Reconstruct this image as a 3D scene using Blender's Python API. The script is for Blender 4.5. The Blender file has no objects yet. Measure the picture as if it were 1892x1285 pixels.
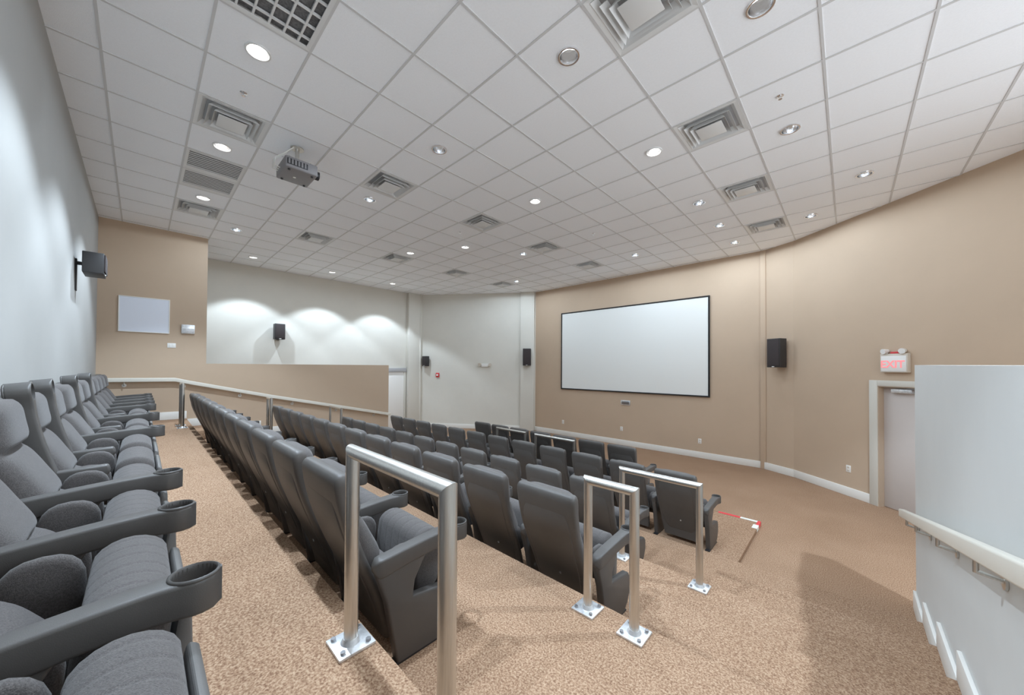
import bpy, bmesh, math, random
from mathutils import Vector, Matrix
random.seed(7)
sc = bpy.context.scene
col = sc.collection
R = math.radians

# ------------------------------------------------------------------ camera
ZC = 2.20                                   # eye height above the front floor
cam_d = bpy.data.cameras.new('camera')
cam = bpy.data.objects.new('camera', cam_d)
col.objects.link(cam)
cam.location = (0, 0, ZC)
cam_d.sensor_width = 36.0
cam_d.sensor_fit = 'HORIZONTAL'
cam_d.lens = 652.5 / 1892 * 36.0
cam_d.shift_y = 28.9 / 1892
cam_d.clip_start = 0.02
yaw, pit, rol = R(43.54), R(0.659), R(0.35)
fwd = Vector((-math.sin(yaw) * math.cos(pit), math.cos(yaw) * math.cos(pit), math.sin(pit)))
rt = Vector((math.cos(yaw), math.sin(yaw), 0))
up = rt.cross(fwd)
rt2 = math.cos(rol) * rt + math.sin(rol) * up
up2 = rt2.cross(fwd)
cam.rotation_euler = Matrix((rt2, up2, -fwd)).transposed().to_euler()
sc.camera = cam

# ------------------------------------------------------------------ world and exposure
WORLD = 2.7  # uniform fill, reaches the room through the added side opening
w = bpy.data.worlds.new('world')
sc.world = w
w.use_nodes = True
w.node_tree.nodes['Background'].inputs[0].default_value = (0.8, 0.85, 0.9, 1)
w.node_tree.nodes['Background'].inputs[1].default_value = WORLD
sc.view_settings.view_transform = 'Standard'
sc.view_settings.look = 'None'
sc.view_settings.exposure = 0.18
sc.cycles.diffuse_bounces = 8
sc.view_settings.gamma = 1.0
sc.view_settings.use_curve_mapping = False
# lamp power in watts and cone angle for each bank of downlights
BANK = dict(back=(330.0, 106, 0.4), mid=(45.0, 122, 0.3), cor_left=(190.0, 100, 0.25), cor_right=(480.0, 100, 0.2),
            near=(37.0, 178, 0.1), front=(66.0, 178, 0.1))  # near and front are added fill spots under downlights that are off
LAMP_COL = (0.72, 0.86, 1.0)

# ------------------------------------------------------------------ room dimensions (metres)
H = ZC + 2.62
YB, YF = -0.542, 9.5
XL, XLO, XR, XRO = -9.6, -11.4, 0.45, 2.25
ROOM = [(XLO, YB), (XRO, YB), (XRO, 6.57), (-0.80, 9.20), (-1.36, YF), (-7.90, YF), (XLO, 6.99)]
GX0, GDX, GY0, GDY = -0.136, 0.6225, 0.343, 0.602
RISE, RUN = 1.136 / 7, 0.62
ZT = [ZC - 1.064 - RISE * k for k in range(8)]       # levels of the steps, 0 = top tier
YE = [0.65 + RUN * k for k in range(7)]              # nosings
XS0, XS1 = -8.78, -0.89                              # sides of the seating tiers
ZP = 0.05                                            # low platform under the two front rows
LOWTOP = ZC + 0.035

# ------------------------------------------------------------------ materials
def nd(nt, t, **kw):
    n = nt.nodes.new(t)
    for k, v in kw.items():
        if k in n.inputs: n.inputs[k].default_value = v
        else: setattr(n, k, v)
    return n

def mat(name, rgb, rough=0.6, metal=0.0, var=0.0, vscale=8.0, bump=0.0, bscale=200.0, spec=0.5, sheen=0.0, coat=0.0, rgb2=None, stretch=None):
    m = bpy.data.materials.new(name)
    m.use_nodes = True
    nt = m.node_tree
    b = nt.nodes['Principled BSDF']
    b.inputs['Base Color'].default_value = (*rgb, 1)
    b.inputs['Roughness'].default_value = rough
    b.inputs['Metallic'].default_value = metal
    b.inputs['Specular IOR Level'].default_value = spec
    if sheen: b.inputs['Sheen Weight'].default_value = sheen
    if coat: b.inputs['Coat Weight'].default_value = coat
    tc = nd(nt, 'ShaderNodeTexCoord')
    src = tc.outputs['Object']
    if stretch:
        mp = nd(nt, 'ShaderNodeMapping')
        mp.inputs['Scale'].default_value = stretch
        nt.links.new(src, mp.inputs['Vector']); src = mp.outputs['Vector']
    if var or rgb2:
        n = nd(nt, 'ShaderNodeTexNoise', Scale=vscale, Detail=4.0, Roughness=0.6)
        nt.links.new(src, n.inputs['Vector'])
        r = nd(nt, 'ShaderNodeValToRGB')
        a = [c * (1 - var) for c in rgb]
        c2 = rgb2 if rgb2 else [min(1, c * (1 + var)) for c in rgb]
        r.color_ramp.elements[0].position = 0.35; r.color_ramp.elements[0].color = (*a, 1)
        r.color_ramp.elements[1].position = 0.65; r.color_ramp.elements[1].color = (*c2, 1)
        nt.links.new(n.outputs['Fac'], r.inputs['Fac'])
        nt.links.new(r.outputs['Color'], b.inputs['Base Color'])
    if bump:
        n2 = nd(nt, 'ShaderNodeTexNoise', Scale=bscale, Detail=3.0)
        nt.links.new(src, n2.inputs['Vector'])
        bp = nd(nt, 'ShaderNodeBump', Strength=bump, Distance=0.004)
        nt.links.new(n2.outputs['Fac'], bp.inputs['Height'])
        nt.links.new(bp.outputs['Normal'], b.inputs['Normal'])
    return m

def carpet_mat():
    m = bpy.data.materials.new('speckled_carpet'); m.use_nodes = True
    nt = m.node_tree; b = nt.nodes['Principled BSDF']
    b.inputs['Roughness'].default_value = 0.95
    b.inputs['Specular IOR Level'].default_value = 0.1
    g = nd(nt, 'ShaderNodeNewGeometry')
    n1 = nd(nt, 'ShaderNodeTexNoise', Scale=112.0, Detail=3.0, Roughness=0.7)
    n2 = nd(nt, 'ShaderNodeTexNoise', Scale=1.3, Detail=3.0, Roughness=0.6)
    for n in (n1, n2): nt.links.new(g.outputs['Position'], n.inputs['Vector'])
    r = nd(nt, 'ShaderNodeValToRGB')
    e = r.color_ramp.elements
    e[0].position = 0.35; e[0].color = (0.20, 0.112, 0.072, 1)
    e[1].position = 0.65; e[1].color = (0.52, 0.375, 0.258, 1)
    k = e.new(0.5); k.color = (0.36, 0.232, 0.15, 1)
    nt.links.new(n1.outputs['Fac'], r.inputs['Fac'])
    mx = nd(nt, 'ShaderNodeMix', data_type='RGBA', blend_type='MULTIPLY')
    mx.inputs[0].default_value = 1.0
    r2 = nd(nt, 'ShaderNodeValToRGB')
    r2.color_ramp.elements[0].position = 0.3; r2.color_ramp.elements[0].color = (0.88, 0.86, 0.84, 1)
    r2.color_ramp.elements[1].position = 0.7; r2.color_ramp.elements[1].color = (1, 1, 1, 1)
    nt.links.new(n2.outputs['Fac'], r2.inputs['Fac'])
    nt.links.new(r.outputs['Color'], mx.inputs[6]); nt.links.new(r2.outputs['Color'], mx.inputs[7])
    nt.links.new(mx.outputs[2], b.inputs['Base Color'])
    bp = nd(nt, 'ShaderNodeBump', Strength=0.35, Distance=0.004)
    nt.links.new(n1.outputs['Fac'], bp.inputs['Height']); nt.links.new(bp.outputs['Normal'], b.inputs['Normal'])
    return m

def emit(name, rgb, s):
    m = bpy.data.materials.new(name); m.use_nodes = True
    nt = m.node_tree; nt.nodes.clear()
    o = nd(nt, 'ShaderNodeOutputMaterial'); e = nd(nt, 'ShaderNodeEmission')
    e.inputs[0].default_value = (*rgb, 1); e.inputs[1].default_value = s
    nt.links.new(e.outputs[0], o.inputs[0]); return m

M = dict(
    carpet=carpet_mat(),
    taupe=mat('taupe_paint', (0.53, 0.405, 0.295), 0.75, var=0.02, vscale=1.5, bump=0.05, bscale=300),
    pale=mat('off_white_paint', (0.68, 0.66, 0.60), 0.75, var=0.02, vscale=1.5, bump=0.05, bscale=300),
    grey=mat('pale_grey_paint', (0.66, 0.67, 0.655), 0.72, var=0.02, vscale=1.5, bump=0.05, bscale=300),
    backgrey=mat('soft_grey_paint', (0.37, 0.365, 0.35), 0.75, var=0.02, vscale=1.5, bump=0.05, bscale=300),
    trim=mat('white_trim_paint', (0.80, 0.79, 0.75), 0.45),
    railwood=mat('cream_handrail_paint', (0.74, 0.71, 0.63), 0.4),
    tile=mat('ceiling_tile', (0.925, 0.95, 0.985), 0.95, var=0.015, vscale=60, bump=0.25, bscale=160, spec=0.1),
    tbar=mat('ceiling_grid', (0.64, 0.645, 0.65), 0.6),
    slab=mat('plenum', (0.3, 0.3, 0.3), 0.9),
    vent=mat('diffuser_metal', (0.74, 0.75, 0.75), 0.4),
    ventdark=mat('duct_shadow_metal', (0.42, 0.42, 0.43), 0.6),
    ventgrey=mat('return_filter', (0.16, 0.16, 0.165), 0.8, var=0.3, vscale=60),
    chrome=mat('polished_reflector', (0.85, 0.85, 0.86), 0.18, 1.0),
    steel=mat('brushed_steel', (0.66, 0.645, 0.61), 0.34, 1.0, var=0.06, vscale=10, stretch=(30, 30, 1)),
    plate=mat('zinc_plate', (0.80, 0.82, 0.84), 0.35, 0.7, var=0.15, vscale=25),
    bolt=mat('bolt_steel', (0.35, 0.35, 0.36), 0.4, 1.0),
    fabric=mat('charcoal_fabric', (0.094, 0.085, 0.082), 0.85, var=0.3, vscale=260, bump=0.5, bscale=420, spec=0.25, sheen=0.2),
    plastic=mat('charcoal_plastic', (0.085, 0.080, 0.076), 0.42, bump=0.12, bscale=500, var=0.06, vscale=4),
    shell=mat('charcoal_shell', (0.096, 0.089, 0.083), 0.46, bump=0.15, bscale=450, var=0.07, vscale=4),
    pan=mat('grey_pan', (0.145, 0.14, 0.135), 0.42, bump=0.1, bscale=500),
    black=mat('black_metal', (0.02, 0.02, 0.022), 0.45),
    screen=mat('projection_screen', (0.80, 0.81, 0.785), 0.85, spec=0.15),
    frame=mat('black_velvet_frame', (0.018, 0.016, 0.016), 0.8),
    speaker=mat('black_speaker_box', (0.03, 0.029, 0.03), 0.5),
    cloth=mat('speaker_grille', (0.045, 0.036, 0.036), 0.9, var=0.3, vscale=300, bump=0.5, bscale=500),
    board=mat('pale_blue_board', (0.74, 0.78, 0.87), 0.3),
    white=mat('white_plastic', (0.82, 0.81, 0.78), 0.4),
    beige=mat('beige_plastic', (0.62, 0.56, 0.48), 0.5),
    door=mat('pale_mauve_door_paint', (0.58, 0.53, 0.50), 0.5, var=0.02, vscale=2),
    doorframe=mat('door_frame_paint', (0.62, 0.60, 0.54), 0.45),
    jamb=mat('timber_jamb', (0.50, 0.39, 0.29), 0.6),
    red=mat('red_tape', (0.72, 0.06, 0.07), 0.5),
    redp=mat('red_plastic', (0.65, 0.05, 0.06), 0.4),
    tapew=mat('white_tape', (0.80, 0.80, 0.74), 0.5),
    projgrey=mat('projector_grey', (0.22, 0.21, 0.215), 0.45),
    glass=mat('lens_glass', (0.04, 0.045, 0.06), 0.08, coat=1.0),
    lit=emit('lit_lamp', (1.0, 0.97, 0.92), 30.0),
    dim=emit('unlit_lamp_glow', (1.0, 0.97, 0.93), 0.3),  # faint glow put on the bulbs of unlit downlights
    exitred=emit('exit_letters', (1.0, 0.32, 0.34), 1.0),
)

# ------------------------------------------------------------------ mesh helpers
class MB:
    def __init__(s): s.v = []; s.f = []
    def add(s, vs, fs):
        o = len(s.v); s.v += [tuple(p) for p in vs]; s.f += [tuple(i + o for i in f) for f in fs]; return s
    def box(s, x0, x1, y0, y1, z0, z1):
        return s.add([(x0,y0,z0),(x1,y0,z0),(x1,y1,z0),(x0,y1,z0),(x0,y0,z1),(x1,y0,z1),(x1,y1,z1),(x0,y1,z1)],
                     [(0,3,2,1),(4,5,6,7),(0,1,5,4),(1,2,6,5),(2,3,7,6),(3,0,4,7)])
    def obox(s, o, u, v, a0, a1, b0, b1, z0, z1):
        """box on a plan frame: origin o, unit directions u and v"""
        def P(a, b, z): return (o[0]+u[0]*a+v[0]*b, o[1]+u[1]*a+v[1]*b, z)
        return s.add([P(a0,b0,z0),P(a1,b0,z0),P(a1,b1,z0),P(a0,b1,z0),P(a0,b0,z1),P(a1,b0,z1),P(a1,b1,z1),P(a0,b1,z1)],
                     [(0,3,2,1),(4,5,6,7),(0,1,5,4),(1,2,6,5),(2,3,7,6),(3,0,4,7)])
    def prism_z(s, poly, z0, z1):
        n = len(poly)
        return s.add([(x,y,z0) for x,y in poly]+[(x,y,z1) for x,y in poly],
                     [tuple(range(n-1,-1,-1)), tuple(range(n,2*n))]+[(i,(i+1)%n,n+(i+1)%n,n+i) for i in range(n)])
    def prism_x(s, poly, x0, x1):
        n = len(poly)
        return s.add([(x0,y,z) for y,z in poly]+[(x1,y,z) for y,z in poly],
                     [tuple(range(n-1,-1,-1)), tuple(range(n,2*n))]+[(i,(i+1)%n,n+(i+1)%n,n+i) for i in range(n)])
    def tube(s, p0, p1, r, n=16, r1=None, caps=True):
        p0, p1 = Vector(p0), Vector(p1); d = (p1-p0).normalized()
        a = d.orthogonal().normalized(); b = d.cross(a); r1 = r if r1 is None else r1
        vs = []
        for p, q in ((p0, r), (p1, r1)):
            for i in range(n):
                t = 2*math.pi*i/n; vs.append(p+a*math.cos(t)*q+b*math.sin(t)*q)
        fs = [(i,(i+1)%n,n+(i+1)%n,n+i) for i in range(n)]
        if caps: fs += [tuple(range(n-1,-1,-1)), tuple(range(n,2*n))]
        return s.add(vs, fs)
    def lathe(s, prof, c=(0,0,0), n=20):
        """profile (r,z) turned about z"""
        vs = []; k = len(prof)
        for i in range(n):
            t = 2*math.pi*i/n
            vs += [(c[0]+r*math.cos(t), c[1]+r*math.sin(t), c[2]+z) for r, z in prof]
        fs = [(i*k+j, ((i+1)%n)*k+j, ((i+1)%n)*k+j+1, i*k+j+1) for i in range(n) for j in range(k-1)]
        return s.add(vs, fs)
    def rings(s, rs, caps=True):
        """skin a list of closed rings with equal vertex count"""
        n = len(rs[0]); vs = [p for r in rs for p in r]
        fs = [(i*n+j, i*n+(j+1)%n, (i+1)*n+(j+1)%n, (i+1)*n+j) for i in range(len(rs)-1) for j in range(n)]
        if caps: fs += [tuple(range(n-1,-1,-1)), tuple((len(rs)-1)*n+j for j in range(n))]
        return s.add(vs, fs)
    def mesh(s, name, m, smooth=None, bevel=0.0, seg=2):
        me = bpy.data.meshes.new(name); me.from_pydata(s.v, [], s.f)
        bm = bmesh.new(); bm.from_mesh(me)
        bmesh.ops.recalc_face_normals(bm, faces=bm.faces)
        if bevel:
            es = [e for e in bm.edges if len(e.link_faces) == 2 and e.calc_face_angle(0) > R(30)]
            bmesh.ops.bevel(bm, geom=es, offset=bevel, segments=seg, affect='EDGES', profile=0.5)
        bm.to_mesh(me); bm.free()
        me.materials.append(m)
        if smooth is not None or bevel:
            me.shade_smooth(); me.set_sharp_from_angle(angle=R(smooth or 40))
        return me
    def build(s, name, m, parent=None, smooth=None, bevel=0.0, seg=2):
        return put(name, s.mesh(name, m, smooth, bevel, seg), parent)

def put(name, me, parent=None, loc=None, rot=None):
    o = bpy.data.objects.new(name, me); col.objects.link(o)
    if parent: o.parent = parent
    if loc: o.location = loc
    if rot: o.rotation_euler = rot
    return o
def tag(o, label, cat, group=None):
    o['label'] = label; o['category'] = cat
    if group: o['group'] = group
    return o
def thing(name, label, cat, loc=(0,0,0), rz=0.0, group=None):
    o = bpy.data.objects.new(name, None); o.empty_display_size = 0.1; col.objects.link(o)
    o.location = loc; o.rotation_euler = (0,0,rz)
    return tag(o, label, cat, group)
def struct(o, label=None):
    o['kind'] = 'structure'
    if label: o['label'] = label
    return o
ORD = ['first','second','third','fourth','fifth','sixth','seventh','eighth','ninth','tenth','eleventh','twelfth','thirteenth','fourteenth']

# ------------------------------------------------------------------ floor, tiers, steps
fl = struct(MB().prism_z([(XLO-.2,YB-.2),(XRO+.2,YB-.2),(XRO+.2,6.9),(-.6,9.45),(-1.2,YF+.2),(-8.1,YF+.2),(XLO-.2,7.2)], -0.2, 0.0).build('floor', M['carpet']),
            'brown speckled carpet floor rising in tiers to the back wall')
MB().box(XL, XR, YB, YE[0], 0, ZT[0]).build('tier', M['carpet'], fl, bevel=0.012)
for k in (2, 4, 6):
    MB().box(XL, XR, YE[k-2], YE[k], 0, ZT[k]).build('tier', M['carpet'], fl, bevel=0.012)
    for (a, b) in ((XS1, XR), (XL, XS0)):
        MB().box(a, b, YE[k-2], YE[k-1], ZT[k], ZT[k-1]).build('step', M['carpet'], fl, bevel=0.012)
MB().box(XS0, XS1, YE[6], 6.02, 0, ZP).build('platform', M['carpet'], fl, bevel=0.01)

# ------------------------------------------------------------------ walls
T = 0.15
HW = H+0.16          # walls run up past the tiles to the slab
def wallstrip(name, p, q, z0, z1, m, t=T, holes=()):
    """wall with its room face on p->q (room on the right-hand side of p->q), holes (s0,s1,z0,z1)"""
    L = math.hypot(q[0]-p[0], q[1]-p[1]); u = ((q[0]-p[0])/L, (q[1]-p[1])/L); n = (-u[1], u[0])
    mb = MB(); s = -0.0
    for (a, b, c, d) in holes:
        mb.obox(p, u, n, s, a, 0, t, z0, z1)
        if c > z0: mb.obox(p, u, n, a, b, 0, t, z0, c)
        mb.obox(p, u, n, a, b, 0, t, d, z1); s = b
    mb.obox(p, u, n, s, L, 0, t, z0, z1)
    return struct(mb.build(name, m)), u, n

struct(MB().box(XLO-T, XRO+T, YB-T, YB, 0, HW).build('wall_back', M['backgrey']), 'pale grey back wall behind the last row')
struct(MB().box(XLO-T, XLO, YB, 7.05, 0, HW).build('wall_left_outer', M['pale']), 'off-white outer corridor wall lit in scallops')
# left side wall: full height beside the back row, then a low wall along the aisle
wl = MB().prism_x([(YB,0),(4.94,0),(4.94,LOWTOP),(0.935,LOWTOP),(0.935,HW),(YB,HW)], XL-T, XL)
struct(wl.build('wall_left', M['taupe']), 'taupe side wall stepping down to a low aisle wall')
struct(MB().prism_x([(YB,0),(4.94,0),(4.94,ZC+.042),(YB,ZC-.008)], XR, XR+T).build('wall_right', M['grey']), 'pale grey low wall beside the right-hand steps')
struct(MB().box(XRO, XRO+T, YB, 0.1, 0, HW).box(XRO, XRO+T, 5.6, 6.62, 0, HW).box(XRO, XRO+T, 0.1, 5.6, 0, 0.9).box(XRO, XRO+T, 0.1, 5.6, 4.45, HW).build('wall_right_outer', M['taupe']), 'taupe outer wall beyond the right-hand low wall')
wo = struct(MB().box(XRO-.02, XRO+T+.02, 0.02, 5.68, 0.84, 0.9).box(XRO-.02, XRO+T+.02, 0.02, 5.68, 4.45, 4.51).box(XRO-.02, XRO+T+.02, 0.04, 0.1, 0.9, 4.45).box(XRO-.02, XRO+T+.02, 5.6, 5.66, 0.9, 4.45).build('fill_opening', M['trim'], bevel=0.004), 'added white framed opening, unseen, letting fill light in through the right-hand outer wall')  # added opening out of view, lets world light in to brighten the ceiling
for k in range(1, 4): MB().box(XRO+.05, XRO+.10, 0.1+5.5*k/4-.025, 0.1+5.5*k/4+.025, 0.9, 4.45).build('fill_mullion', M['trim'], wo)
struct(MB().box(-7.95, -1.30, YF, YF+T, 0, HW).build('wall_front', M['taupe']), 'taupe front wall carrying the screen')
wf = wallstrip('wall_front_left', (XLO, 6.99), (-7.90, YF), 0, HW, M['pale']); wf[0]['label'] = 'off-white angled wall left of the screen wall'
struct(wallstrip('wall_front_turn', (-1.36, YF), (-0.80, 9.20), 0, HW, M['taupe'])[0], 'narrow taupe facet right of the screen wall')
CR0, CR1 = (-0.80, 9.20), (2.32, 6.51)
LCR = math.hypot(CR1[0]-CR0[0], CR1[1]-CR0[1])
uR = ((CR1[0]-CR0[0])/LCR, (CR1[1]-CR0[1])/LCR); nR = (-uR[1], uR[0])     # nR points out of the room
def sR(x, y): return (x-CR0[0])*uR[0]+(y-CR0[1])*uR[1]
D0 = sR(0.325, 8.155); D1 = D0 + 0.94; DT = ZC - 0.265
wr = wallstrip('wall_front_right', CR0, CR1, 0, HW, M['taupe'], holes=((D0, D1, 0, DT),)); wr[0]['label'] = 'taupe angled wall with the exit door'
uL = wf[1]; nL = wf[2]
PL0 = (XLO, 6.99); LCL = math.hypot(-7.90-XLO, YF-6.99)

# pilasters
struct(MB().box(XLO, XLO+0.16, 6.52, 7.0, 0, H).obox(PL0, uL, nL, 0.0, 0.16, -0.12, 0.0, 0, H).build('trim_1', M['pale'], bevel=0.006), 'off-white square column at the left corner')
struct(MB().obox(PL0, uL, nL, LCL-0.52, LCL-0.04, -0.11, 0.0, 0, H).build('trim_2', M['pale'], bevel=0.006), 'off-white pilaster beside the screen wall')
struct(MB().box(-1.40, -1.30, YF-0.05, YF, 0, H).build('trim_3', M['taupe'], bevel=0.006), 'slim taupe strip where the front wall turns')

# baseboards
BH = 0.15
struct(MB().box(-7.9, -1.40, YF-0.022, YF, 0, BH).build('baseboard_front', M['trim'], bevel=0.005))
struct(MB().obox(PL0, uL, nL, 0.2, LCL-0.52, -0.022, 0, 0, BH).build('baseboard_front_left', M['trim'], bevel=0.005))
LT = math.hypot(0.56, 0.30); uT = (0.56/LT, -0.30/LT); nT = (-uT[1], uT[0])
struct(MB().obox((-1.36,YF), uT, nT, 0.03, LT+0.01, -0.03, 0, 0, BH).build('baseboard_front_turn', M['trim'], bevel=0.005))
struct(MB().obox(CR0, uR, nR, 0.0, D0-0.10, -0.022, 0, 0, BH).obox(CR0, uR, nR, D1+0.10, LCR-0.1, -0.022, 0, 0, BH).build('baseboard_front_right', M['trim'], bevel=0.005))
bl = struct(MB().box(XL, XL+0.02, YB, YE[0], ZT[0], ZT[0]+BH).build('baseboard_left', M['trim'], bevel=0.004))
br = struct(MB().box(XR-0.02, XR, YB, YE[0], ZT[0], ZT[0]+0.165).build('baseboard_right', M['trim'], bevel=0.004))
for k in range(1, 7):
    MB().box(XR-0.02, XR, YE[k-1]+0.012, YE[k], ZT[k], ZT[k]+0.165).build('board', M['trim'], br, bevel=0.004)
    MB().box(XL, XL+0.02, YE[k-1]+0.012, YE[k], ZT[k], ZT[k]+0.15).build('board', M['trim'], bl, bevel=0.004)
MB().box(XR-0.02, XR, YE[6]+0.012, 4.94, 0, 0.165).build('board', M['trim'], br, bevel=0.004)
MB().box(XL, XL+0.02, YE[6]+0.012, 4.94, 0, 0.15).build('board', M['trim'], bl, bevel=0.004)

# ------------------------------------------------------------------ ceiling: slab, grid runners, tiles
def clip(poly, conv):
    out = poly
    n = len(conv)
    for i in range(n):
        a, b = conv[i], conv[(i+1) % n]; inp, out = out, []
        def sd(p): return (b[0]-a[0])*(p[1]-a[1])-(b[1]-a[1])*(p[0]-a[0])
        for j in range(len(inp)):
            p, q = inp[j], inp[(j+1) % len(inp)]; sp, sq = sd(p), sd(q)
            if sp >= 0: out.append(p)
            if sp*sq < 0:
                t = sp/(sp-sq); out.append((p[0]+(q[0]-p[0])*t, p[1]+(q[1]-p[1])*t))
        if not out: return []
    return out
cl = struct(MB().prism_z([(XLO-.2,YB-.2),(XRO+.2,YB-.2),(XRO+.2,6.9),(-.6,9.45),(-1.2,YF+.2),(-8.1,YF+.2),(XLO-.2,7.2)], H+0.16, H+0.26).build('ceiling', M['slab']),
            'white suspended ceiling of square tiles in a grid')
kx0, kx1 = -18, 3
ky0, ky1 = -2, 15
TB = 0.0095
def runner(poly):
    p = clip(poly, ROOM)
    if len(p) >= 3: MB().prism_z(p, H-0.002, H+0.03).build('grid_runner', M['tbar'], cl)
for k in range(kx0, kx1+2):
    x = GX0+k*GDX; runner([(x-TB,YB-1),(x+TB,YB-1),(x+TB,YF+1),(x-TB,YF+1)])
for k in range(ky0, ky1+2):
    y = GY0+k*GDY
    p = clip([(XLO-1,y-TB),(XRO+1,y-TB),(XRO+1,y+TB),(XLO-1,y+TB)], ROOM)
    if len(p) >= 3: MB().prism_z(p, H-0.0015, H+0.029).build('grid_runner', M['tbar'], cl)
# which cells hold fixtures
def cell(x, y): return (math.floor((x-GX0)/GDX), math.floor((y-GY0)/GDY))
def cxy(c): return (GX0+(c[0]+.5)*GDX, GY0+(c[1]+.5)*GDY)
DIFF = {cell(*p): l for p, l in [
    ((-1.05,2.6), 'large square ceiling diffuser cut by the top edge of the picture'),
    ((-1.05,4.22), 'square ceiling diffuser between two downlights, second of the right-hand line'),
    ((-1.05,6.04), 'square ceiling diffuser, third of the right-hand line'),
    ((-1.05,7.83), 'square ceiling diffuser nearest the angled wall in the right-hand line'),
    ((-4.80,2.40), 'square ceiling diffuser beside the projector'),
    ((-4.80,4.22), 'square ceiling diffuser at the middle of the ceiling'),
    ((-4.80,6.03), 'square ceiling diffuser, third from the projector in the middle line'),
    ((-4.80,7.82), 'square ceiling diffuser nearest the screen in the middle line'),
    ((-4.80,0.62), 'square ceiling diffuser between two bright downlights above the back row'),
    ((-7.91,0.64), 'square ceiling diffuser at the far end of the back row near the side wall'),
    ((-7.85,2.41), 'square ceiling diffuser of the left line, near the lit corridor opening'),
    ((-7.89,4.23), 'square ceiling diffuser of the left line, beside a small lit downlight'),
    ((-7.92,6.04), 'square ceiling diffuser of the left line, second from the far corner'),
    ((-7.91,7.80), 'square ceiling diffuser closest to the far left corner')]}
GRIL = {(-5,0): 'slatted return air grille at the top left edge of the picture',
        (-10,0): 'louvred return air grille, nearer of the pair above the back row',
        (-11,0): 'louvred return air grille, farther of the pair above the back row'}
LAMP = [  # x, y, state, label
    (-3.56,0.63,'lit','brightest lit downlight, beside the slatted return grille'),
    (-5.43,0.63,'lit','lit downlight between a diffuser and the pair of louvred grilles'),
    (-7.29,0.63,'lit','lit downlight beyond the pair of louvred grilles'),
    (-1.69,0.63,'lit','recessed downlight over the near end of the back row'),
    (-1.69,4.28,'lit','lit downlight beside the second diffuser of the right-hand line'),
    (-3.56,4.28,'lit','lit downlight alone near the middle of the ceiling'),
    (-7.29,4.28,'lit','small lit downlight beside a diffuser of the left line'),
    (-6.05,4.93,'half','faint lit downlight between the left and middle diffuser lines'),
    (-10.41,1.85,'cor','lit corridor downlight nearest the taupe side wall'),
    (-10.41,3.65,'cor','middle one of the three lit corridor downlights'),
    (-10.41,5.46,'cor','lit corridor downlight nearest the square column'),
    (1.42,4.25,'cor','corridor downlight beyond the right-hand low wall'),
    (1.42,1.85,'cor','corridor downlight over the right-hand ramp, nearer the back wall'),
    (-1.69,2.45,'dim','unlit round downlight left of the large diffuser, with added fill light'),
    (-0.447,3.05,'dim','unlit round downlight cut by the top edge of the picture, with added fill light'),
    (-3.56,2.45,'dim','unlit downlight right of the projector, with added fill light'),
    (-0.447,4.87,'dim','unlit downlight right of the second diffuser in the right-hand line, with added fill light'),
    (-5.43,2.45,'dim','unlit downlight just past the diffuser beside the projector, with added fill light'),
    (0.175,6.70,'dim','unlit downlight nearest the exit door, with added fill light'),
    (-0.447,7.90,'dim','unlit downlight right of the last diffuser by the angled wall, with added fill light'),
    (-1.69,6.10,'dim','unlit downlight left of the third right-hand diffuser, with added fill light'),
    (-1.69,7.32,'dim','unlit downlight left of the last right-hand diffuser, with added fill light'),
    (-1.69,8.42,'dim','unlit downlight closest to the screen wall, with added fill light'),
    (-8.54,1.245,'dim','unlit downlight by the corner of the taupe side wall, with added fill light'),
    (-5.43,6.10,'dim','unlit downlight between the middle and left lines, third row, with added fill light'),
    (-3.56,7.90,'dim','unlit downlight in front of the screen, with added fill light'),
    (-7.29,7.90,'dim','unlit downlight in front of the left angled wall, with added fill light'),
]
LC = {cell(l[0], l[1]): l for l in LAMP}
tz0, tz1 = H+0.004, H+0.018
sq = MB().box(-GDX/2+TB-.004, GDX/2-TB+.004, -GDY/2+TB-.004, GDY/2-TB+.004, 0, tz1-tz0).mesh('ceiling_tile', M['tile'])
def holed():
    mb = MB(); hx, hy, r, n = GDX/2-TB+.004, GDY/2-TB+.004, 0.078, 24
    ins = [(r*math.cos(2*math.pi*i/n), r*math.sin(2*math.pi*i/n)) for i in range(n)]
    outs = []
    for i in range(n):
        t = 2*math.pi*i/n; c, s_ = math.cos(t), math.sin(t); k = min(hx/max(abs(c),1e-6), hy/max(abs(s_),1e-6)); outs.append((c*k, s_*k))
    # snap the samples nearest the corners onto them
    for sx in (-1,1):
        for sy in (-1,1):
            j = min(range(n), key=lambda i: (outs[i][0]-sx*hx)**2+(outs[i][1]-sy*hy)**2); outs[j] = (sx*hx, sy*hy)
    d = tz1-tz0
    vs = [(x,y,0) for x,y in outs]+[(x,y,0) for x,y in ins]+[(x,y,d) for x,y in outs]+[(x,y,d) for x,y in ins]
    fs = []
    for i in range(n):
        j = (i+1) % n
        fs += [(i,j,n+j,n+i), (2*n+i,2*n+j,3*n+j,3*n+i), (i,j,2*n+j,2*n+i), (n+i,n+j,3*n+j,3*n+i)]
    return mb.add(vs, fs).mesh('ceiling_tile', M['tile'])
hol = holed()
tiles = []
for i in range(kx0-1, kx1+1):
    for j in range(ky0-1, ky1+1):
        if (i,j) in DIFF or (i,j) in GRIL: continue
        cx, cy = cxy((i,j)); hx, hy = GDX/2-TB+.004, GDY/2-TB+.004
        full = [(cx-hx,cy-hy),(cx+hx,cy-hy),(cx+hx,cy+hy),(cx-hx,cy+hy)]
        p = clip(full, ROOM)
        if len(p) < 3: continue
        whole = len(p) == 4 and all(abs(a[0]-b[0])+abs(a[1]-b[1]) < 1e-6 for a, b in zip(sorted(p), sorted(full)))
        tiles.append((cx, cy, p, whole, (i,j)))
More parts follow.
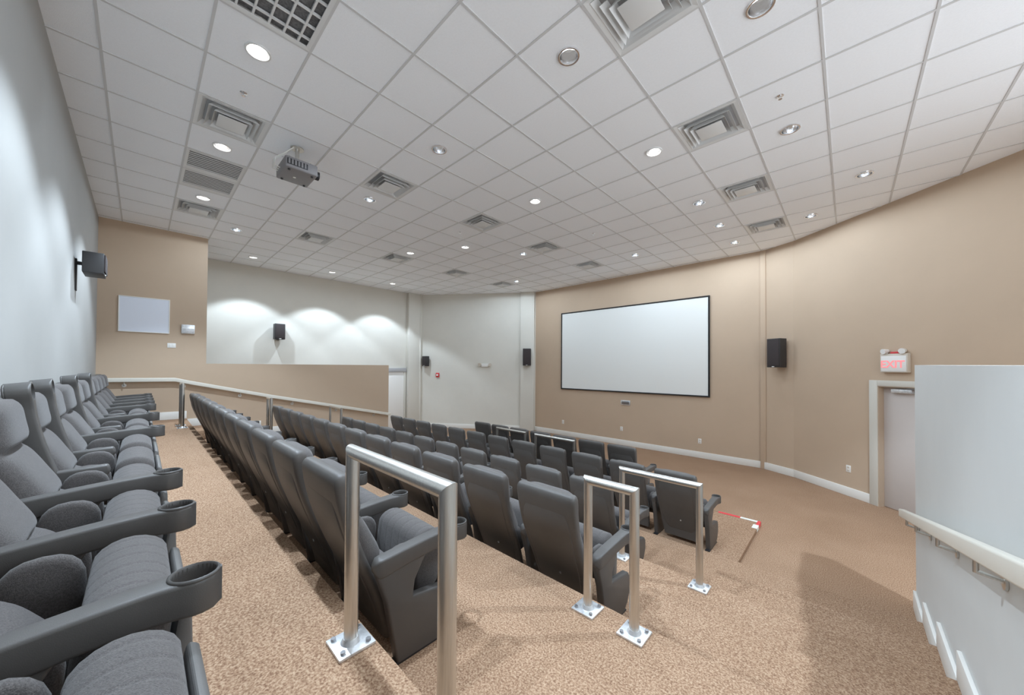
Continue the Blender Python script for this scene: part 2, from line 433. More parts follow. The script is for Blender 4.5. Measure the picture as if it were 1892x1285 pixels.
def vis(t):      # projected distance used to choose which tiles are separate pieces
    c = Vector((t[0], t[1], 0)); f2 = Vector((fwd.x, fwd.y, 0)); d = c.dot(f2)
    l = abs(c.dot(Vector((rt.x, rt.y, 0))))
    seen = d > 0.5 and l < d*1.75
    return (0 if (seen or t[4] in LC) else 1, d*d+l*l)
tiles.sort(key=vis)
rest = MB()
for n, (cx, cy, p, whole, c) in enumerate(tiles):
    if n < 298 or c in LC:
        if whole: put('ceiling_tile', hol if c in LC else sq, cl, (cx, cy, tz0))
        else: MB().prism_z(p, tz0, tz1).build('ceiling_tile', M['tile'], cl)
    else: rest.prism_z(p, tz0, tz1)
if rest.v:
    o = rest.build('ceiling_tile_field', M['tile'], cl); o['kind'] = 'stuff'

# ------------------------------------------------------------------ ceiling fixtures
def sqring(o, i, z0, z1, t=0.004):
    """sloped square ring from half-size o at z0 to half-size i at z1"""
    mb = MB()
    def S(h, z): return [(-h*GDX/.62,-h*GDY/.62,z),(h*GDX/.62,-h*GDY/.62,z),(h*GDX/.62,h*GDY/.62,z),(-h*GDX/.62,h*GDY/.62,z)]
    vs = S(o,z0)+S(i,z1)+S(i,z1+t)+S(o,z0+t)
    fs = []
    for a in range(4):
        b = (a+1) % 4
        for k in range(4):
            m2 = (k+1) % 4; fs.append((k*4+a, k*4+b, m2*4+b, m2*4+a))
    return mb.add(vs, fs)
dm = [('duct_box', MB().box(-.27,.27,-.26,.26,.045,.06).mesh('duct_box', M['ventdark'])),
      ('frame', sqring(.30,.262,-.004,.004,.006).mesh('frame', M['vent'])),
      ('cone', sqring(.262,.225,-.002,.040).mesh('cone', M['vent'])),
      ('cone', sqring(.215,.175,-.022,.030).mesh('cone', M['vent'])),
      ('cone', sqring(.165,.13,-.036,.022).mesh('cone', M['vent'])),
      ('center_plate', MB().box(-.125,.125,-.12,.12,-.034,-.028).mesh('center_plate', M['vent'], bevel=0.002))]
for c, l in DIFF.items():
    x, y = cxy(c); t = thing('ceiling_diffuser', l, 'air vent', (x,y,H), group='square ceiling diffusers')
    for n, me in dm: put(n, me, t)
gb = MB().box(-.285,.285,-.275,.275,.03,.034).mesh('filter', M['ventgrey'])
gf = sqring(.30,.27,-.004,-.001,.008).mesh('frame', M['vent'])
gs = MB().box(-.275,.275,-.007,.007,.002,.022).mesh('slat', M['vent'])
gs2 = MB().box(-.007,.007,-.268,.268,.004,.02).mesh('slat', M['vent'])
lv_y = MB().box(-.009,.009,-.268,.268,.003,.008).mesh('louvre', M['vent'])
for c, l in GRIL.items():
    x, y = cxy(c); t = thing('return_grille', l, 'air vent', (x,y,H))
    put('filter', gb, t); put('frame', gf, t)
    if c == (-5,0):
        for k in range(4): put('slat', gs2, t, (-.2+.13*k, 0, 0))
        for k in range(5): put('slat', gs, t, (0, -.2+.1*k, 0.001))
    else:
        for k in range(9): put('louvre', lv_y, t, (-.17+.052*k, 0, 0))
        put('bar', MB().box(-.275,-.2,-.27,.27,-.002,.016).mesh('bar', M['vent']), t)
# downlights
ringm = MB().lathe([(.076,.012),(.076,-.004),(.080,-.008),(.092,-.006),(.094,.004),(.076,.004)], n=28).mesh('trim_ring', M['vent'], 50)
ringc = MB().lathe([(.076,.012),(.074,-.006),(.080,-.010),(.090,-.008),(.093,.004),(.076,.004)], n=28).mesh('trim_ring', M['chrome'], 50)
refm = MB().lathe([(.076,.008),(.072,.04),(.062,.08),(.045,.105)], n=28).mesh('reflector', M['chrome'], 60)
bulb = {}
for st in ('lit','dim'):
    bulb[st] = MB().lathe([(0,.055),(.028,.058),(.044,.07),(.05,.085),(.05,.11),(0,.11)], n=20).mesh('bulb', M[st], 60)
def spot(power, ang, blend, par, rad=0.045):
    d = bpy.data.lights.new('downlight_lamp', 'SPOT'); d.energy = power; d.spot_size = R(ang); d.spot_blend = blend
    d.shadow_soft_size = rad; d.color = LAMP_COL
    o = bpy.data.objects.new('downlight_lamp', d); col.objects.link(o); o.parent = par; o.location = (0,0,-0.02)
for (x, y, st, l) in LAMP:
    cx, cy = cxy(cell(x, y))
    t = thing('downlight', l, 'ceiling light', (cx, cy, H), group='recessed ceiling downlights')
    put('trim_ring', ringc if st == 'dim' else ringm, t); put('reflector', refm, t)
    put('bulb', bulb['dim' if st in ('dim',) else 'lit'], t)
    bank = ('cor_right' if x > 0 else 'cor_left') if st == 'cor' else ('back' if y < 1 else 'mid') if st in ('lit', 'half') else ('front' if y > 5.5 else 'near')
    pw, ang, bl = BANK[bank]
    if st == 'half': pw *= 0.4
    if bank == 'cor_right' and y < 3: pw *= 0.25
    if bank == 'front': pw *= 0.2 if x > -1 else 0.65 if x > -2 else 1.0
    if pw > 0: spot(pw, ang, bl, t)
# sprinkler heads
sprm = MB().lathe([(.0,-.034),(.016,-.034),(.016,-.030),(.004,-.028),(.004,-.012),(.01,-.01),(.03,-.004),(.03,.004),(0,.004)], n=14).mesh('sprinkler_head', M['chrome'], 40)
for (x, y, l) in [(-4.20,0.65,'small sprinkler head past the brightest downlight above the back row'),
                  (-0.46,4.20,'small sprinkler head right of the second right-hand diffuser'),
                  (-5.46,4.25,'small sprinkler head beside the middle ceiling diffuser'),
                  (-3.59,6.06,'small sprinkler head between the middle and right-hand diffusers')]:
    tag(put('sprinkler_head', sprm, None, (x, y, H+0.004)), l, 'sprinkler', 'sprinkler heads')

# ------------------------------------------------------------------ projector
pz = ZC+2.27
t = thing('projector', 'grey ceiling projector hanging from the tiles, aimed at the screen', 'projector', (-4.80, 1.27, pz), 0)
bodyp = MB().box(-.20,.20,-.17,.17,0,.13).build('body', M['projgrey'], t, bevel=0.018, seg=3)
MB().box(.196,.206,-.15,.06,.035,.10).build('vent_panel', M['black'], bodyp, bevel=0.003)
for k in range(6):
    MB().box(.204,.209,-.14+.033*k,-.122+.033*k,.04,.095).build('fin', M['projgrey'], bodyp)
MB().tube((.08,.16,.065),(.08,.215,.065),.05,20).build('lens_barrel', M['black'], bodyp, 40)
MB().tube((.08,.205,.065),(.08,.218,.065),.038,20).build('lens', M['glass'], bodyp, 40)
MB().tube((-.02,-.02,-.003),(-.02,-.02,.003),.016,16).build('badge', M['white'], bodyp, 40)
for (a, b) in ((-.15,-.12),(.15,-.12),(-.15,.12),(.15,.12)):
    MB().tube((a,b,-.012),(a,b,.006),.014,12).build('foot', M['black'], bodyp, 40)
mt = MB().box(-.14,.14,-.12,.12,.14,.15).build('mount_bracket', M['black'], t, bevel=0.003)
for (a, b) in ((-.13,-.11),(.13,-.11),(-.13,.11),(.13,.11)):
    MB().tube((a,b,.12),(a,b,.16),.008,8).build('mount_screw', M['bolt'], mt)
MB().tube((0,0,.15),(0,0,H-pz),.022,14).tube((0,0,H-pz-.012),(0,0,H-pz-.002),.07,20).build('mount_pole', M['steel'], t, 40)
cb = MB()
for q in range(3):
    pts = [Vector((-.12+.05*q,-.165,.06)), Vector((-.12+.05*q,-.225,.07)), Vector((-.10+.04*q,-.22,.16)), Vector((-.05+.03*q,-.12,.25)), Vector((-.02+.02*q,-.04,H-pz-.01))]
    for a, b in zip(pts, pts[1:]): cb.tube(a, b, .007, 8)
cb.build('cable', M['white'], t, 50)

# ------------------------------------------------------------------ screen and front wall items
t = thing('projection_screen', 'large white projection screen in a thin black frame', 'screen', (-4.595, YF, ZC-0.70))
sw, sh = 4.37, 2.47
MB().box(-sw/2+.03,sw/2-.03,-.035,-.012,.03,sh-.03).build('screen_surface', M['screen'], t)
fr = [(-sw/2,sw/2,0,.035),(-sw/2,sw/2,sh-.035,sh)]
for a, b, c, d in fr: MB().box(a,b,-.05,-.002,c,d).build('frame_bar', M['frame'], t, bevel=0.004)
MB().box(-sw/2,-sw/2+.035,-.05,-.002,.035,sh-.035).build('frame_bar', M['frame'], t, bevel=0.004)
MB().box(sw/2-.035,sw/2,-.05,-.002,.035,sh-.035).build('frame_bar', M['frame'], t, bevel=0.004)
t = thing('connection_plate', 'small grey plate on the wall under the screen', 'wall plate', (-4.57, YF, ZC-1.06))
MB().box(-.14,.14,-.02,0,0,.14).build('box', M['plate'], t, bevel=0.004)
MB().box(-.11,.11,-.026,-.018,.03,.11).build('cover', M['bolt'], t, bevel=0.002)
def outlet(x, y, z, rz, l):
    t = thing('wall_outlet', l, 'outlet', (x,y,z), rz)
    MB().box(-.038,.038,-.008,0,-.06,.06).build('plate', M['white'], t, bevel=0.003)
    for s in (-.026,.026): MB().box(-.018,.018,-.011,-.007,s-.016,s+.016).build('socket', M['beige'], t, bevel=0.002)
outlet(-6.72, YF, ZC-1.77, 0, 'white wall outlet below the left part of the screen')
outlet(-4.69, YF, ZC-1.74, 0, 'white wall outlet below the middle of the screen')
outlet(-2.64, YF, ZC-1.79, 0, 'white wall outlet below the right end of the screen')
rzR = math.atan2(uR[1], uR[0])
so = sR(-0.03, 8.46)
outlet(CR0[0]+uR[0]*so, CR0[1]+uR[1]*so, ZC-1.73, rzR, 'white wall outlet left of the exit door')

# ------------------------------------------------------------------ loudspeakers
def speaker(x, y, z, rz, w_, d_, h_, l, gap=0.06, tilt=0.0, plate_h=0.0):
    """cabinet hung on a wall whose face passes through (x,y); local -y looks into the room"""
    t = thing('loudspeaker', l, 'speaker', (x,y,z), rz, 'wall loudspeakers')
    br = MB().box(-.035,.035,-.012,0,h_*.3-plate_h,h_*.7).box(-.015,.015,-gap-.01,0,h_*.42,h_*.58).build('bracket', M['black'], t, bevel=0.003)
    cbn = put('cabinet', MB().box(-w_/2,w_/2,-gap-d_,-gap,0,h_).mesh('cabinet', M['speaker'], bevel=0.008), t, None, (tilt,0,0))
    put('grille', MB().box(-w_/2+.014,w_/2-.014,-gap-d_-.012,-gap-d_+.002,.03,h_-.014).mesh('grille', M['cloth'], bevel=0.005), cbn)
    put('badge', MB().box(-.025,.025,-gap-d_-.008,-gap-d_,.008,.022).mesh('badge', M['white'], bevel=0.001), cbn)
rzT = math.atan2(uT[1], uT[0]); rzL = math.atan2(uL[1], uL[0])
speaker(CR0[0]-0.20, CR0[1]+0.107, ZC+0.03, rzT, .27, .2, .60, 'tall dark loudspeaker on the wall right of the screen')
a = LCL-0.27
speaker(PL0[0]+uL[0]*a-nL[0]*.11, PL0[1]+uL[1]*a-nL[1]*.11, ZC+0.06, rzL, .27, .2, .58, 'dark loudspeaker on the pilaster left of the screen')
a = 0.42
speaker(PL0[0]+uL[0]*a, PL0[1]+uL[1]*a, ZC+0.02, rzL-0.5, .2, .16, .36, 'small loudspeaker on the angled wall beside the square column')
speaker(XLO, 2.60, ZC+0.72, R(90), .24, .2, .42, 'loudspeaker on the lit corridor wall behind the low wall', plate_h=.14)
speaker(-6.6, YB, ZC+1.08, R(180), .36, .17, .245, 'loudspeaker on the back wall above the last row', plate_h=.28)
# fire alarm strobe and emergency light on the left angled wall
def onL(a, z): return (PL0[0]+uL[0]*a, PL0[1]+uL[1]*a, z)
sA = (-10.75-PL0[0])*uL[0]+(7.40-PL0[1])*uL[1]
t = thing('fire_alarm_strobe', 'small red fire alarm strobe below the speaker by the column', 'alarm', onL(sA, ZC-.30), rzL)
MB().box(-.06,.06,-.05,0,-.08,.08).build('housing', M['redp'], t, bevel=0.008)
MB().box(-.03,.03,-.075,-.045,-.03,.03).build('flash_lens', M['white'], t, bevel=0.006)
sE = (-9.31-PL0[0])*uL[0]+(8.41-PL0[1])*uL[1]
t = thing('emergency_light', 'white twin-head emergency light on the left angled wall', 'emergency light', onL(sE, ZC+.06), rzL)
MB().box(-.13,.13,-.07,0,-.06,.06).build('housing', M['white'], t, bevel=0.012)
for s in (-1,1):
    MB().tube((s*.17,-.04,.03),(s*.19,-.12,.02),.05,16,r1=.06).build('lamp_head', M['beige'], t, 40)
    MB().tube((s*.10,-.035,.03),(s*.18,-.05,.03),.014,8).build('lamp_arm', M['white'], t, 40)

# ------------------------------------------------------------------ side wall items (left)
t = thing('wall_board', 'pale bluish white rectangular board on the taupe side wall', 'board', (XL, 0.047, ZC+0.61), R(90))
MB().box(-.325,.325,-.018,-.002,.012,.648).build('panel', M['board'], t)
for a in ((-.337,.337,0,.014),(-.337,.337,.646,.66)): MB().box(a[0],a[1],-.024,0,a[2],a[3]).build('frame_bar', M['trim'], t, bevel=0.002)
for a in ((-.337,-.323),(.323,.337)): MB().box(a[0],a[1],-.024,0,.014,.646).build('frame_bar', M['trim'], t, bevel=0.002)
t = thing('wall_vent', 'small grey wall box right of the pale board', 'wall vent', (XL, 0.65, ZC+0.63), R(90))
MB().box(-.10,.10,-.045,0,0,.18).build('housing', M['plate'], t, bevel=0.008)
for k in range(4): MB().box(-.085,.085,-.05,-.04,.02+.022*k,.032+.022*k).build('slat', M['bolt'], t)
t = thing('switch_plate', 'white switch plate below the pale board', 'switch', (XL, 0.417, ZC+0.385), R(90))
MB().box(-.06,.06,-.008,0,-.045,.045).build('plate', M['white'], t, bevel=0.003)
for s in (-.025,.025): MB().box(s-.012,s+.012,-.013,-.007,-.025,.025).build('rocker', M['trim'], t, bevel=0.002)

# handrails on the low walls
def wallrail(name, pts, x, side, l, brk):
    t = thing(name, l, 'handrail', (x, pts[0][0], pts[0][1]))
    y0, z0 = pts[0]
    hw, hh = .024, .038
    rs = []
    for (y, z) in pts: rs.append([(-hw,y-y0,z-z0-hh),(hw,y-y0,z-z0-hh),(hw,y-y0,z-z0+hh),(-hw,y-y0,z-z0+hh)])
    MB().rings(rs).build('rail', M['railwood'], t, bevel=0.010, seg=3)
    for b in brk:
        for (ya, za), (yb, zb) in zip(pts, pts[1:]):
            if ya <= b <= yb:
                z = za+(zb-za)*(b-ya)/(yb-ya)-z0
                MB().tube((0,b-y0,z-.04),(0,b-y0,z-.09),.009,10).tube((0,b-y0,z-.085),(side*.07,b-y0,z-.10),.009,10).tube((side*.066,b-y0,z-.10),(side*.074,b-y0,z-.10),.032,14).build('bracket', M['steel'], t, 40)
wallrail('handrail', [(-.40,ZC-.275),(.47,ZC-.285),(.68,ZC-.345),(2.07,ZC-.70),(4.98,ZC-1.375)], XL+.075, -1, 'cream handrail on the left low wall, level then sloping down', (-.2,.6,1.5,2.5,3.5,4.5))
wallrail('handrail', [(-.40,ZC-.255),(.47,ZC-.284),(2.0,ZC-.649),(5.05,ZC-1.376)], XR-.075, 1, 'cream handrail sloping down along the right-hand low wall', (.3,1.3,2.35,3.2,4.1,4.7))

# ------------------------------------------------------------------ doors
def onR(a, b, z): return (CR0[0]+uR[0]*a+nR[0]*b, CR0[1]+uR[1]*a+nR[1]*b, z)
d = struct(MB().obox(CR0,uR,nR,D0+.012,D1-.012,.075,.115,.01,DT-.012).build('door_1', M['door'], bevel=0.004), 'pale exit door in the angled wall')
fr = MB().obox(CR0,uR,nR,D0-.12,D0,-.03,.0,0,DT+.09).obox(CR0,uR,nR,D1,D1+.12,-.03,.0,0,DT+.09).obox(CR0,uR,nR,D0,D1,-.03,.0,DT,DT+.09)
fr.build('door_frame', M['doorframe'], d, bevel=0.005)
MB().obox(CR0,uR,nR,D0,D0+.012,-.02,.15,0,DT).obox(CR0,uR,nR,D1-.012,D1,-.02,.15,0,DT).obox(CR0,uR,nR,D0,D1,-.02,.15,DT-.012,DT).build('door_jamb', M['jamb'], d)
MB().obox(CR0,uR,nR,D0+.15,D0+.42,.02,.075,DT-.10,DT-.04).build('door_closer', M['plate'], d, bevel=0.006)
MB().obox(CR0,uR,nR,D0+.38,D0+.66,.0,.03,DT-.035,DT-.018).build('closer_arm', M['bolt'], d)
MB().obox(CR0,uR,nR,D1-.12,D1-.06,.0,.075,.98,1.02).build('door_handle', M['steel'], d, bevel=0.008)
# door in the outer corridor wall
d = struct(MB().box(XLO,XLO+.02,5.50,6.42,.01,ZC-.16).build('door_2', M['white'], bevel=0.003), 'white corridor door beside the square column')
MB().box(XLO,XLO+.04,5.42,5.50,0,ZC-.05).box(XLO,XLO+.04,6.42,6.50,0,ZC-.05).build('door_frame', M['doorframe'], d, bevel=0.004)
MB().box(XLO,XLO+.06,5.42,6.50,ZC-.19,ZC-.05).build('door_head', M['ventdark'], d, bevel=0.004)
MB().box(XLO+.02,XLO+.07,5.56,5.60,1.0,1.04).build('door_handle', M['steel'], d, bevel=0.006)

# ------------------------------------------------------------------ exit sign
eC = sR(0.52, 8.0)
p = onR(eC, 0, ZC-.045)
t = thing('exit_sign', 'beige exit sign with glowing pink EXIT letters above the door', 'sign', p, rzR)
MB().box(-.18,.18,-.06,0,0,.29).build('housing', M['beige'], t, bevel=0.006)
MB().box(-.165,.165,-.066,-.055,.015,.255).build('face', M['white'], t, bevel=0.003)
fc = bpy.data.curves.new('exit_text', 'FONT'); fc.body = 'EXIT'; fc.size = 0.155; fc.align_x = 'CENTER'; fc.extrude = 0.003; fc.offset = 0.003
fo = bpy.data.objects.new('exit_text', fc); col.objects.link(fo)
bpy.context.view_layer.update()
me = bpy.data.meshes.new_from_object(fo.evaluated_get(bpy.context.evaluated_depsgraph_get()))
bpy.data.objects.remove(fo, do_unlink=True)
me.materials.clear(); me.materials.append(M['exitred'])
put('exit_letters', me, t, (-.01,-.067,.075), (R(90),0,0))
for s in (-1,1):
    MB().tube((s*.11,-.03,.29),(s*.11,-.03,.315),.014,10).tube((s*.11,-.01,.335),(s*.125,-.085,.325),.028,16,r1=.042).build('lamp_head', M['white'], t, 40)
MB().box(-.05,.05,-.05,-.01,.29,.32).build('top_lamp', M['redp'], t, bevel=0.004)

# ------------------------------------------------------------------ guard rails
RR = 0.0255
def guard(x0, x1, y, z, h_, l):
    t = thing('guard_rail', l, 'railing', ((x0+x1)/2, y, z), group='steel guard rails')
    hw = (x1-x0)/2
    # one bent frame: two posts and a mitred top bar
    n = 18
    def ring(c, a, b, k=1.0): return [c+a*math.cos(2*math.pi*i/n)*RR*k+b*math.sin(2*math.pi*i/n)*RR for i in range(n)]
    X, Y, Z = Vector((1,0,0)), Vector((0,1,0)), Vector((0,0,1))
    for s in (-1,1):
        MB().rings([ring(Vector((s*hw,0,.008)),X,Y)]+[[Vector((s*hw+q.x, q.y, h_-RR-s*(-1)*0+(-s*q.x*-1)*0+ (q.x*s))) for q in ring(Vector((0,0,0)),X,Y)]]).build('post', M['steel'], t, 40)
        pl = MB().box(s*hw-.068,s*hw+.068,-.068,.068,0,.012).build('base_plate', M['plate'], t, bevel=0.003)
        MB().tube((s*hw,0,.010),(s*hw,0,.03),RR+.012,20,r1=RR+.002).build('weld_collar', M['plate'], pl, 50)
        for a in (-.047,.047):
            for b in (-.047,.047):
                MB().tube((s*hw+a,b,.011),(s*hw+a,b,.022),.010,6).build('bolt', M['bolt'], pl)
    rs = []
    for s in (-1,1):
        rs.append([Vector((s*hw+s*q.z, q.y, h_-RR+q.z)) for q in ring(Vector((0,0,0)),Y,Z)])
    MB().rings(rs).build('top_bar', M['steel'], t, 40)
guard(-1.384,-0.773,0.569,ZT[0],0.76,'nearest steel guard rail, behind the near end of the second row')
guard(-1.088,-0.811,1.79,ZT[2],0.765,'narrow steel guard rail behind the near end of the third row')
guard(-1.49,-0.845,3.03,ZT[4],0.815,'wide steel guard rail behind the near end of the fourth row')
guard(-8.50,-8.15,0.50,ZT[0],0.76,'steel guard rail at the far left end of the second row')
guard(-8.40,-8.13,1.765,ZT[2],0.765,'steel guard rail at the far left end of the third row')
guard(-8.60,-7.95,3.01,ZT[4],0.815,'small steel guard rail at the far left end of the fourth row')
guard(-5.32,-4.54,5.165,ZP,0.90,'left one of two steel guard rails behind the front row')
guard(-4.28,-3.42,5.165,ZP,0.90,'right one of two steel guard rails behind the front row')

# hazard tape on the platform edge
t = thing('hazard_tape', 'red and white striped tape along the platform corner on the carpet', 'tape', (XS1, 6.02, ZP))
MB().box(-.52,-.24,-.055,.003,-.03,.003).build('red_band', M['red'], t)
MB().box(-.24,-.035,-.055,.003,-.03,.003).build('white_band', M['tapew'], t)
MB().box(-.035,.003,-.16,.003,-.045,.0035).build('red_band', M['red'], t)
MB().box(-.06,.003,-.30,-.16,-.045,.0035).build('white_band', M['tapew'], t)

# ------------------------------------------------------------------ cinema seats
def lerp(tab, h):
    if h <= tab[0][0]: return tab[0][1]
    for (a, p), (b, q) in zip(tab, tab[1:]):
        if h <= b: 
            k = (h-a)/(b-a); return p+(q-p)*k
    return tab[-1][1]
def smooth_lerp(tab, h):
    e = 0.03; return sum(lerp(tab, h+d) for d in (-e,-e/2,0,e/2,e))/5
REAR = [(.05,.262),(.2,.222),(.35,.165),(.5,.100),(.65,.046),(.78,.014),(.86,.003),(.91,.0)]
HALF = [(.05,.205),(.3,.226),(.6,.240),(.85,.242),(.91,.242)]
def rrect(hw, y0, y1, h, r, n=4):
    pts = []
    for (cx, cy, a0) in ((hw-r,y0+r,-90),(hw-r,y1-r,0),(-hw+r,y1-r,90),(-hw+r,y0+r,180)):
        for k in range(n+1):
            t = R(a0+90*k/n); pts.append((cx+r*math.cos(t), cy+r*math.sin(t), h))
    return pts
def make_shell():
    rs = []
    hs = [.05+.80*i/14 for i in range(15)]+[.875,.892,.902,.907]
    for h in hs:
        y = smooth_lerp(REAR, min(h,.88)); hw = lerp(HALF, h); th = .05+.025*max(0,(h-.6)/.3)
        ins = 0 if h < .86 else (.022*(1-math.sqrt(max(0,1-((h-.86)/.047)**2))))
        rs.append(rrect(hw-ins, y+ins, y+th-ins, h, min(.022, th/2-ins-.002)))
    return MB().rings(rs).mesh('back_shell', M['shell'], 50)
def make_rear_panel():
    rs = []
    for i in range(15):
        h = .15+.62*i/14; y = smooth_lerp(REAR, h)
        e = min(1, min(i,14-i)/1.5); hw = lerp(HALF,h)-.045-.03*(1-e)
        rs.append(rrect(hw, y-.006*e, y+.02, h, .008, 2))
    return MB().rings(rs).mesh('rear_panel', M['shell'], 50)
def make_back_cushion():
    rs = []; n = 16
    hs = [.27+.63*i/44 for i in range(45)]
    for h in hs:
        y = smooth_lerp(REAR, h)+.045; fw = .075*max(0,(.66-h)/.36)**1.4
        # three pillows with tufted seams between
        b = 0
        for lo, hi, amp in ((.24,.445,.046),(.445,.69,.044),(.69,.915,.052)):
            if lo <= h <= hi: k = (h-lo)/(hi-lo); b = amp*(1-abs(2*k-1)**4)**.7
        hw = lerp(HALF, h)-.022
        if h > .85: hw -= .05*((h-.85)/.05)**2
        ring = [(-hw, y, h), (hw, y, h)]
        for i in range(n+1):
            u = 1-2*i/n; e = (1-abs(u)**4.5)**.55
            # central dimple at the seams
            dim = 0.030*math.exp(-(u/.45)**2)*max(0, 1-b/.034)
            ring.append((hw*u, y+.022+(b+.018+fw)*e-dim, h-.0*(1-e)))
        rs.append(ring)
    return MB().rings(rs).mesh('back_cushion', M['fabric'], 70)
# tipped-up seat: axis from the hinge to the rolled front edge
HP, TP = Vector((.490,.205)), Vector((.515,.445))
ax = (TP-HP).normalized(); nx = Vector((ax.y,-ax.x))         # nx points to the aisle (front), away from the back
if nx.x < 0: nx = -nx
SL = (TP-HP).length
def make_seat_cushion():
    # profile in (along axis, across)
    prof = []
    for i in range(11):                                   # rolled end
        t = R(-90+180*i/10); prof.append((SL+.065*math.cos(t), -.012+.083*math.sin(t)))
    prof += [(SL*.66,.070),(SL*.33,.066),(.02,.055),(-.03,.02),(-.035,-.03),(0,-.075),(SL*.33,-.095),(SL*.66,-.097)]
    cen = Vector((SL*.5,-.015)); rs = []
    hw = .232; N = 64; seams = [-.165,-.1,-.035,.035,.1,.165]
    for i in range(N+1):
        x = -hw+2*hw*i/N; u = abs(x)/hw
        k = (1-max(0,(u-.82)/.18)**2.4*.22)
        g = min(1, min(abs(x-s) for s in seams)/.006); k *= (.972+.028*g**.6)
        rs.append([(x,)+tuple(HP+ax*(cen.x+(a-cen.x)*k)+nx*(cen.y+(b-cen.y)*k)) for a, b in prof])
    return MB().rings(rs).mesh('seat_cushion', M['fabric'], 60)
def make_seat_pan():
    prof = [(-.06,.05),(SL*.4,.075),(SL-.01,.079),(SL+.0,.086),(SL-.01,.104),(SL*.4,.122),(-.0,.128),(-.05,.10)]
    P = [tuple(HP+ax*a+nx*b) for a, b in prof]
    return MB().prism_x(P, -.222, .222).mesh('seat_pan', M['pan'], 40, bevel=0.008, seg=2)
def make_standard():
    poly = [(.255,.0),(.50,.0),(.565,.05),(.60,.13),(.60,.215),(.575,.255),(.335,.285),(.345,.36),(.41,.47),(.40,.51),(.16,.50),(.155,.44),(.20,.30)]
    return MB().prism_x(poly, -.026, .026).mesh('side_standard', M['plastic'], 40, bevel=0.012, seg=3)
def make_foot():
    return MB().box(-.026,.026,.22,.54,0,.012).mesh('foot_bracket', M['black'], 40, bevel=0.003)
def make_bolster(s):
    # rounded ear pad beside the lower back
    rs = []; n = 20
    for k, (x, sc_) in enumerate(((0,.80),(.005,.93),(.014,1.0),(.026,1.0),(.034,.93),(.039,.78))):
        ring = []
        for i in range(n):
            t = 2*math.pi*i/n; yy = .325+.085*sc_*math.copysign(abs(math.cos(t))**.8, math.cos(t)); zz = .395+.105*sc_*math.copysign(abs(math.sin(t))**.8, math.sin(t))
            ring.append((s*(.205+x), yy, zz))
        rs.append(ring)
    return MB().rings(rs).mesh('side_bolster', M['fabric'], 60)
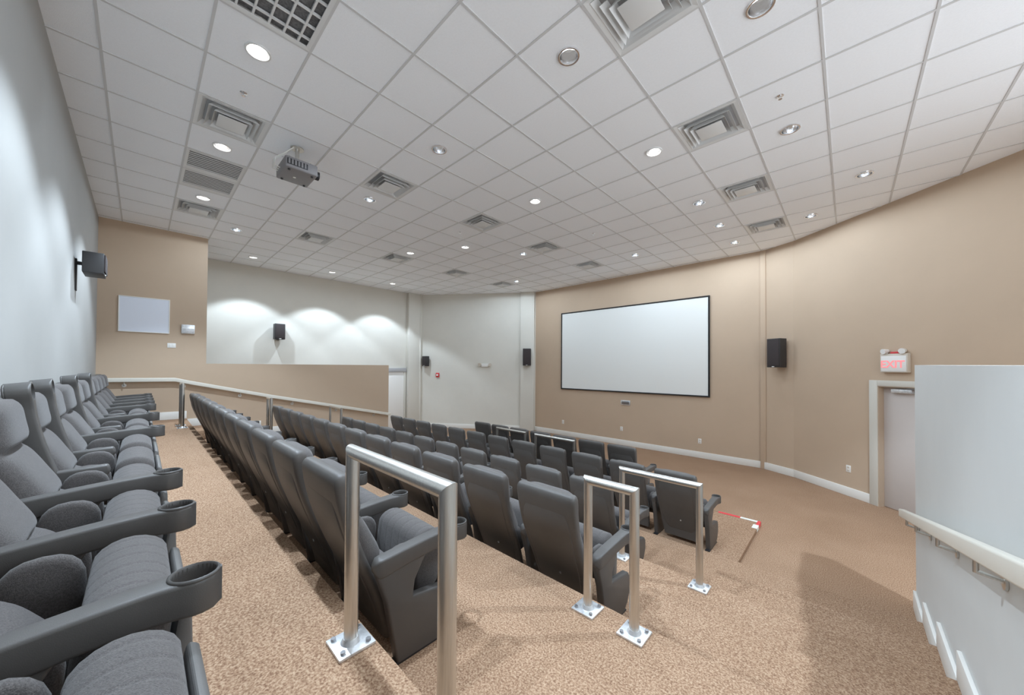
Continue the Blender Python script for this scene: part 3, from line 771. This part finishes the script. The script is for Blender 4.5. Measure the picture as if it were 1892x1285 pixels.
def make_arm():
    """arm with cup ring, origin at the pivot, pointing +y"""
    L = 0.492; rc = .052
    st = []
    N = 26
    for i in range(N+1):
        y = -.035+(L+.035)*i/N
        if y < 0: wv = .029*math.sqrt(max(0,1-(y/.036)**2))+.004
        else: wv = .033+.003*y/L
        yc = L-rc
        if y > yc-.09:
            k = (y-(yc-.09))/.09; cw = math.sqrt(max(0,rc**2-(y-yc)**2)) if y > yc-.04 else 0
            k = min(1,max(0,k)); s3 = k*k*(3-2*k)
            wv = max(wv+(rc-.004-wv)*s3 if y < yc else 0, cw, .006)
        top = .034+.030*math.sin(math.pi*min(1,max(0,y)/L)*.5)-.0
        bot = -.052+.035*math.sin(math.pi*min(1,max(0,y)/(L*.75))*.5)
        if y > L*.62: bot = bot-.004*((y-L*.62)/(L*.38))
        if y < 0: top *= math.sqrt(max(0.02,1-(y/.037)**2)); bot *= math.sqrt(max(0.02,1-(y/.037)**2))
        st.append((y,wv,bot,top))
    rs = []
    for y, wv, b, tp in st:
        r = min(.010, wv*.45); ring = []
        for (cx, cz, a0) in ((wv-r,b+r,-90),(wv-r,tp-r,0),(-wv+r,tp-r,90),(-wv+r,b+r,180)):
            for k in range(4):
                t = R(a0+30*k); ring.append((cx+r*math.cos(t), y, cz+r*math.sin(t)))
        rs.append(ring)
    me = MB().rings(rs).mesh('armrest', M['plastic'], 45)
    a = put('tmp_arm', me)
    cme = MB().tube((0,L-rc-.001,-.2),(0,L-rc-.001,.2),.043,32).mesh('tmp_cut', M['plastic'])
    c = put('tmp_cut', cme)
    md = a.modifiers.new('b','BOOLEAN'); md.operation = 'DIFFERENCE'; md.object = c; md.solver = 'EXACT'
    bpy.context.view_layer.update()
    out = bpy.data.meshes.new_from_object(a.evaluated_get(bpy.context.evaluated_depsgraph_get()))
    bpy.data.objects.remove(a, do_unlink=True); bpy.data.objects.remove(c, do_unlink=True)
    out.materials.clear(); out.materials.append(M['plastic'])
    out.shade_smooth(); out.set_sharp_from_angle(angle=R(42))
    return out
def make_lip():
    return MB().lathe([(.043,-.012),(.043,.004),(.046,.007),(.050,.005),(.051,.0),(.047,-.004)], n=28).mesh('cup_rim', M['plastic'], 60)
PIV = (.175,.485)
SEAT = [('back_shell', make_shell()), ('rear_panel', make_rear_panel()), ('back_cushion', make_back_cushion()),
        ('seat_cushion', make_seat_cushion()), ('seat_pan', make_seat_pan()),
        ('side_bolster', make_bolster(1)), ('side_bolster', make_bolster(-1)),
        ('screw_cap', MB().tube((.02, smooth_lerp(REAR,.29)-.009, .29), (.02, smooth_lerp(REAR,.29)+.004, .292), .009, 12).mesh('screw_cap', M['plate'], 40))]
STD, FOOT, ARM, LIP = make_standard(), make_foot(), make_arm(), make_lip()
def side(t, x, raised):
    s = put('side_standard', STD, t, (x,0,0)); put('foot_bracket', FOOT, s)
    a = put('armrest', ARM, t, (x,PIV[0],PIV[1]), (R(97) if raised else 0,0,0))
    put('cup_rim', LIP, a, (0,.492-.052-.001,.0615))
def seat_row(n, x_right, pitch, y, z, rowname, raised=(), group=''):
    for k in range(n):
        lab = 'dark grey tip-up cinema seat, %s from the right in %s' % (ORD[k], rowname)
        t = thing('cinema_seat', lab, 'cinema seat', (x_right-pitch*k, y, z), group=group)
        for nm, me in SEAT: put(nm, me, t)
        side(t, -pitch/2, (k in raised))
        if k == 0: side(t, pitch/2, False)
seat_row(14, -0.871, 0.61, -0.515, ZT[0], 'the back row', raised=(3,4,6,8), group='seats of the back row')
seat_row(11, -1.850, 0.615, 0.585, ZT[2], 'the second row from back', group='seats of the second row')
seat_row(12, -1.470, 0.614, 1.845, ZT[4], 'the third row from back', group='seats of the third row')
seat_row(11, -1.885, 0.610, 3.105, ZT[6], 'the fourth row from back', group='seats of the fourth row')
seat_row(12, -1.505, 0.608, 4.39, ZP, 'the fifth row from back', group='seats of the fifth row')
seat_row(7, -2.615, 0.553, 5.26, ZP, 'the front row', group='seats of the front row')
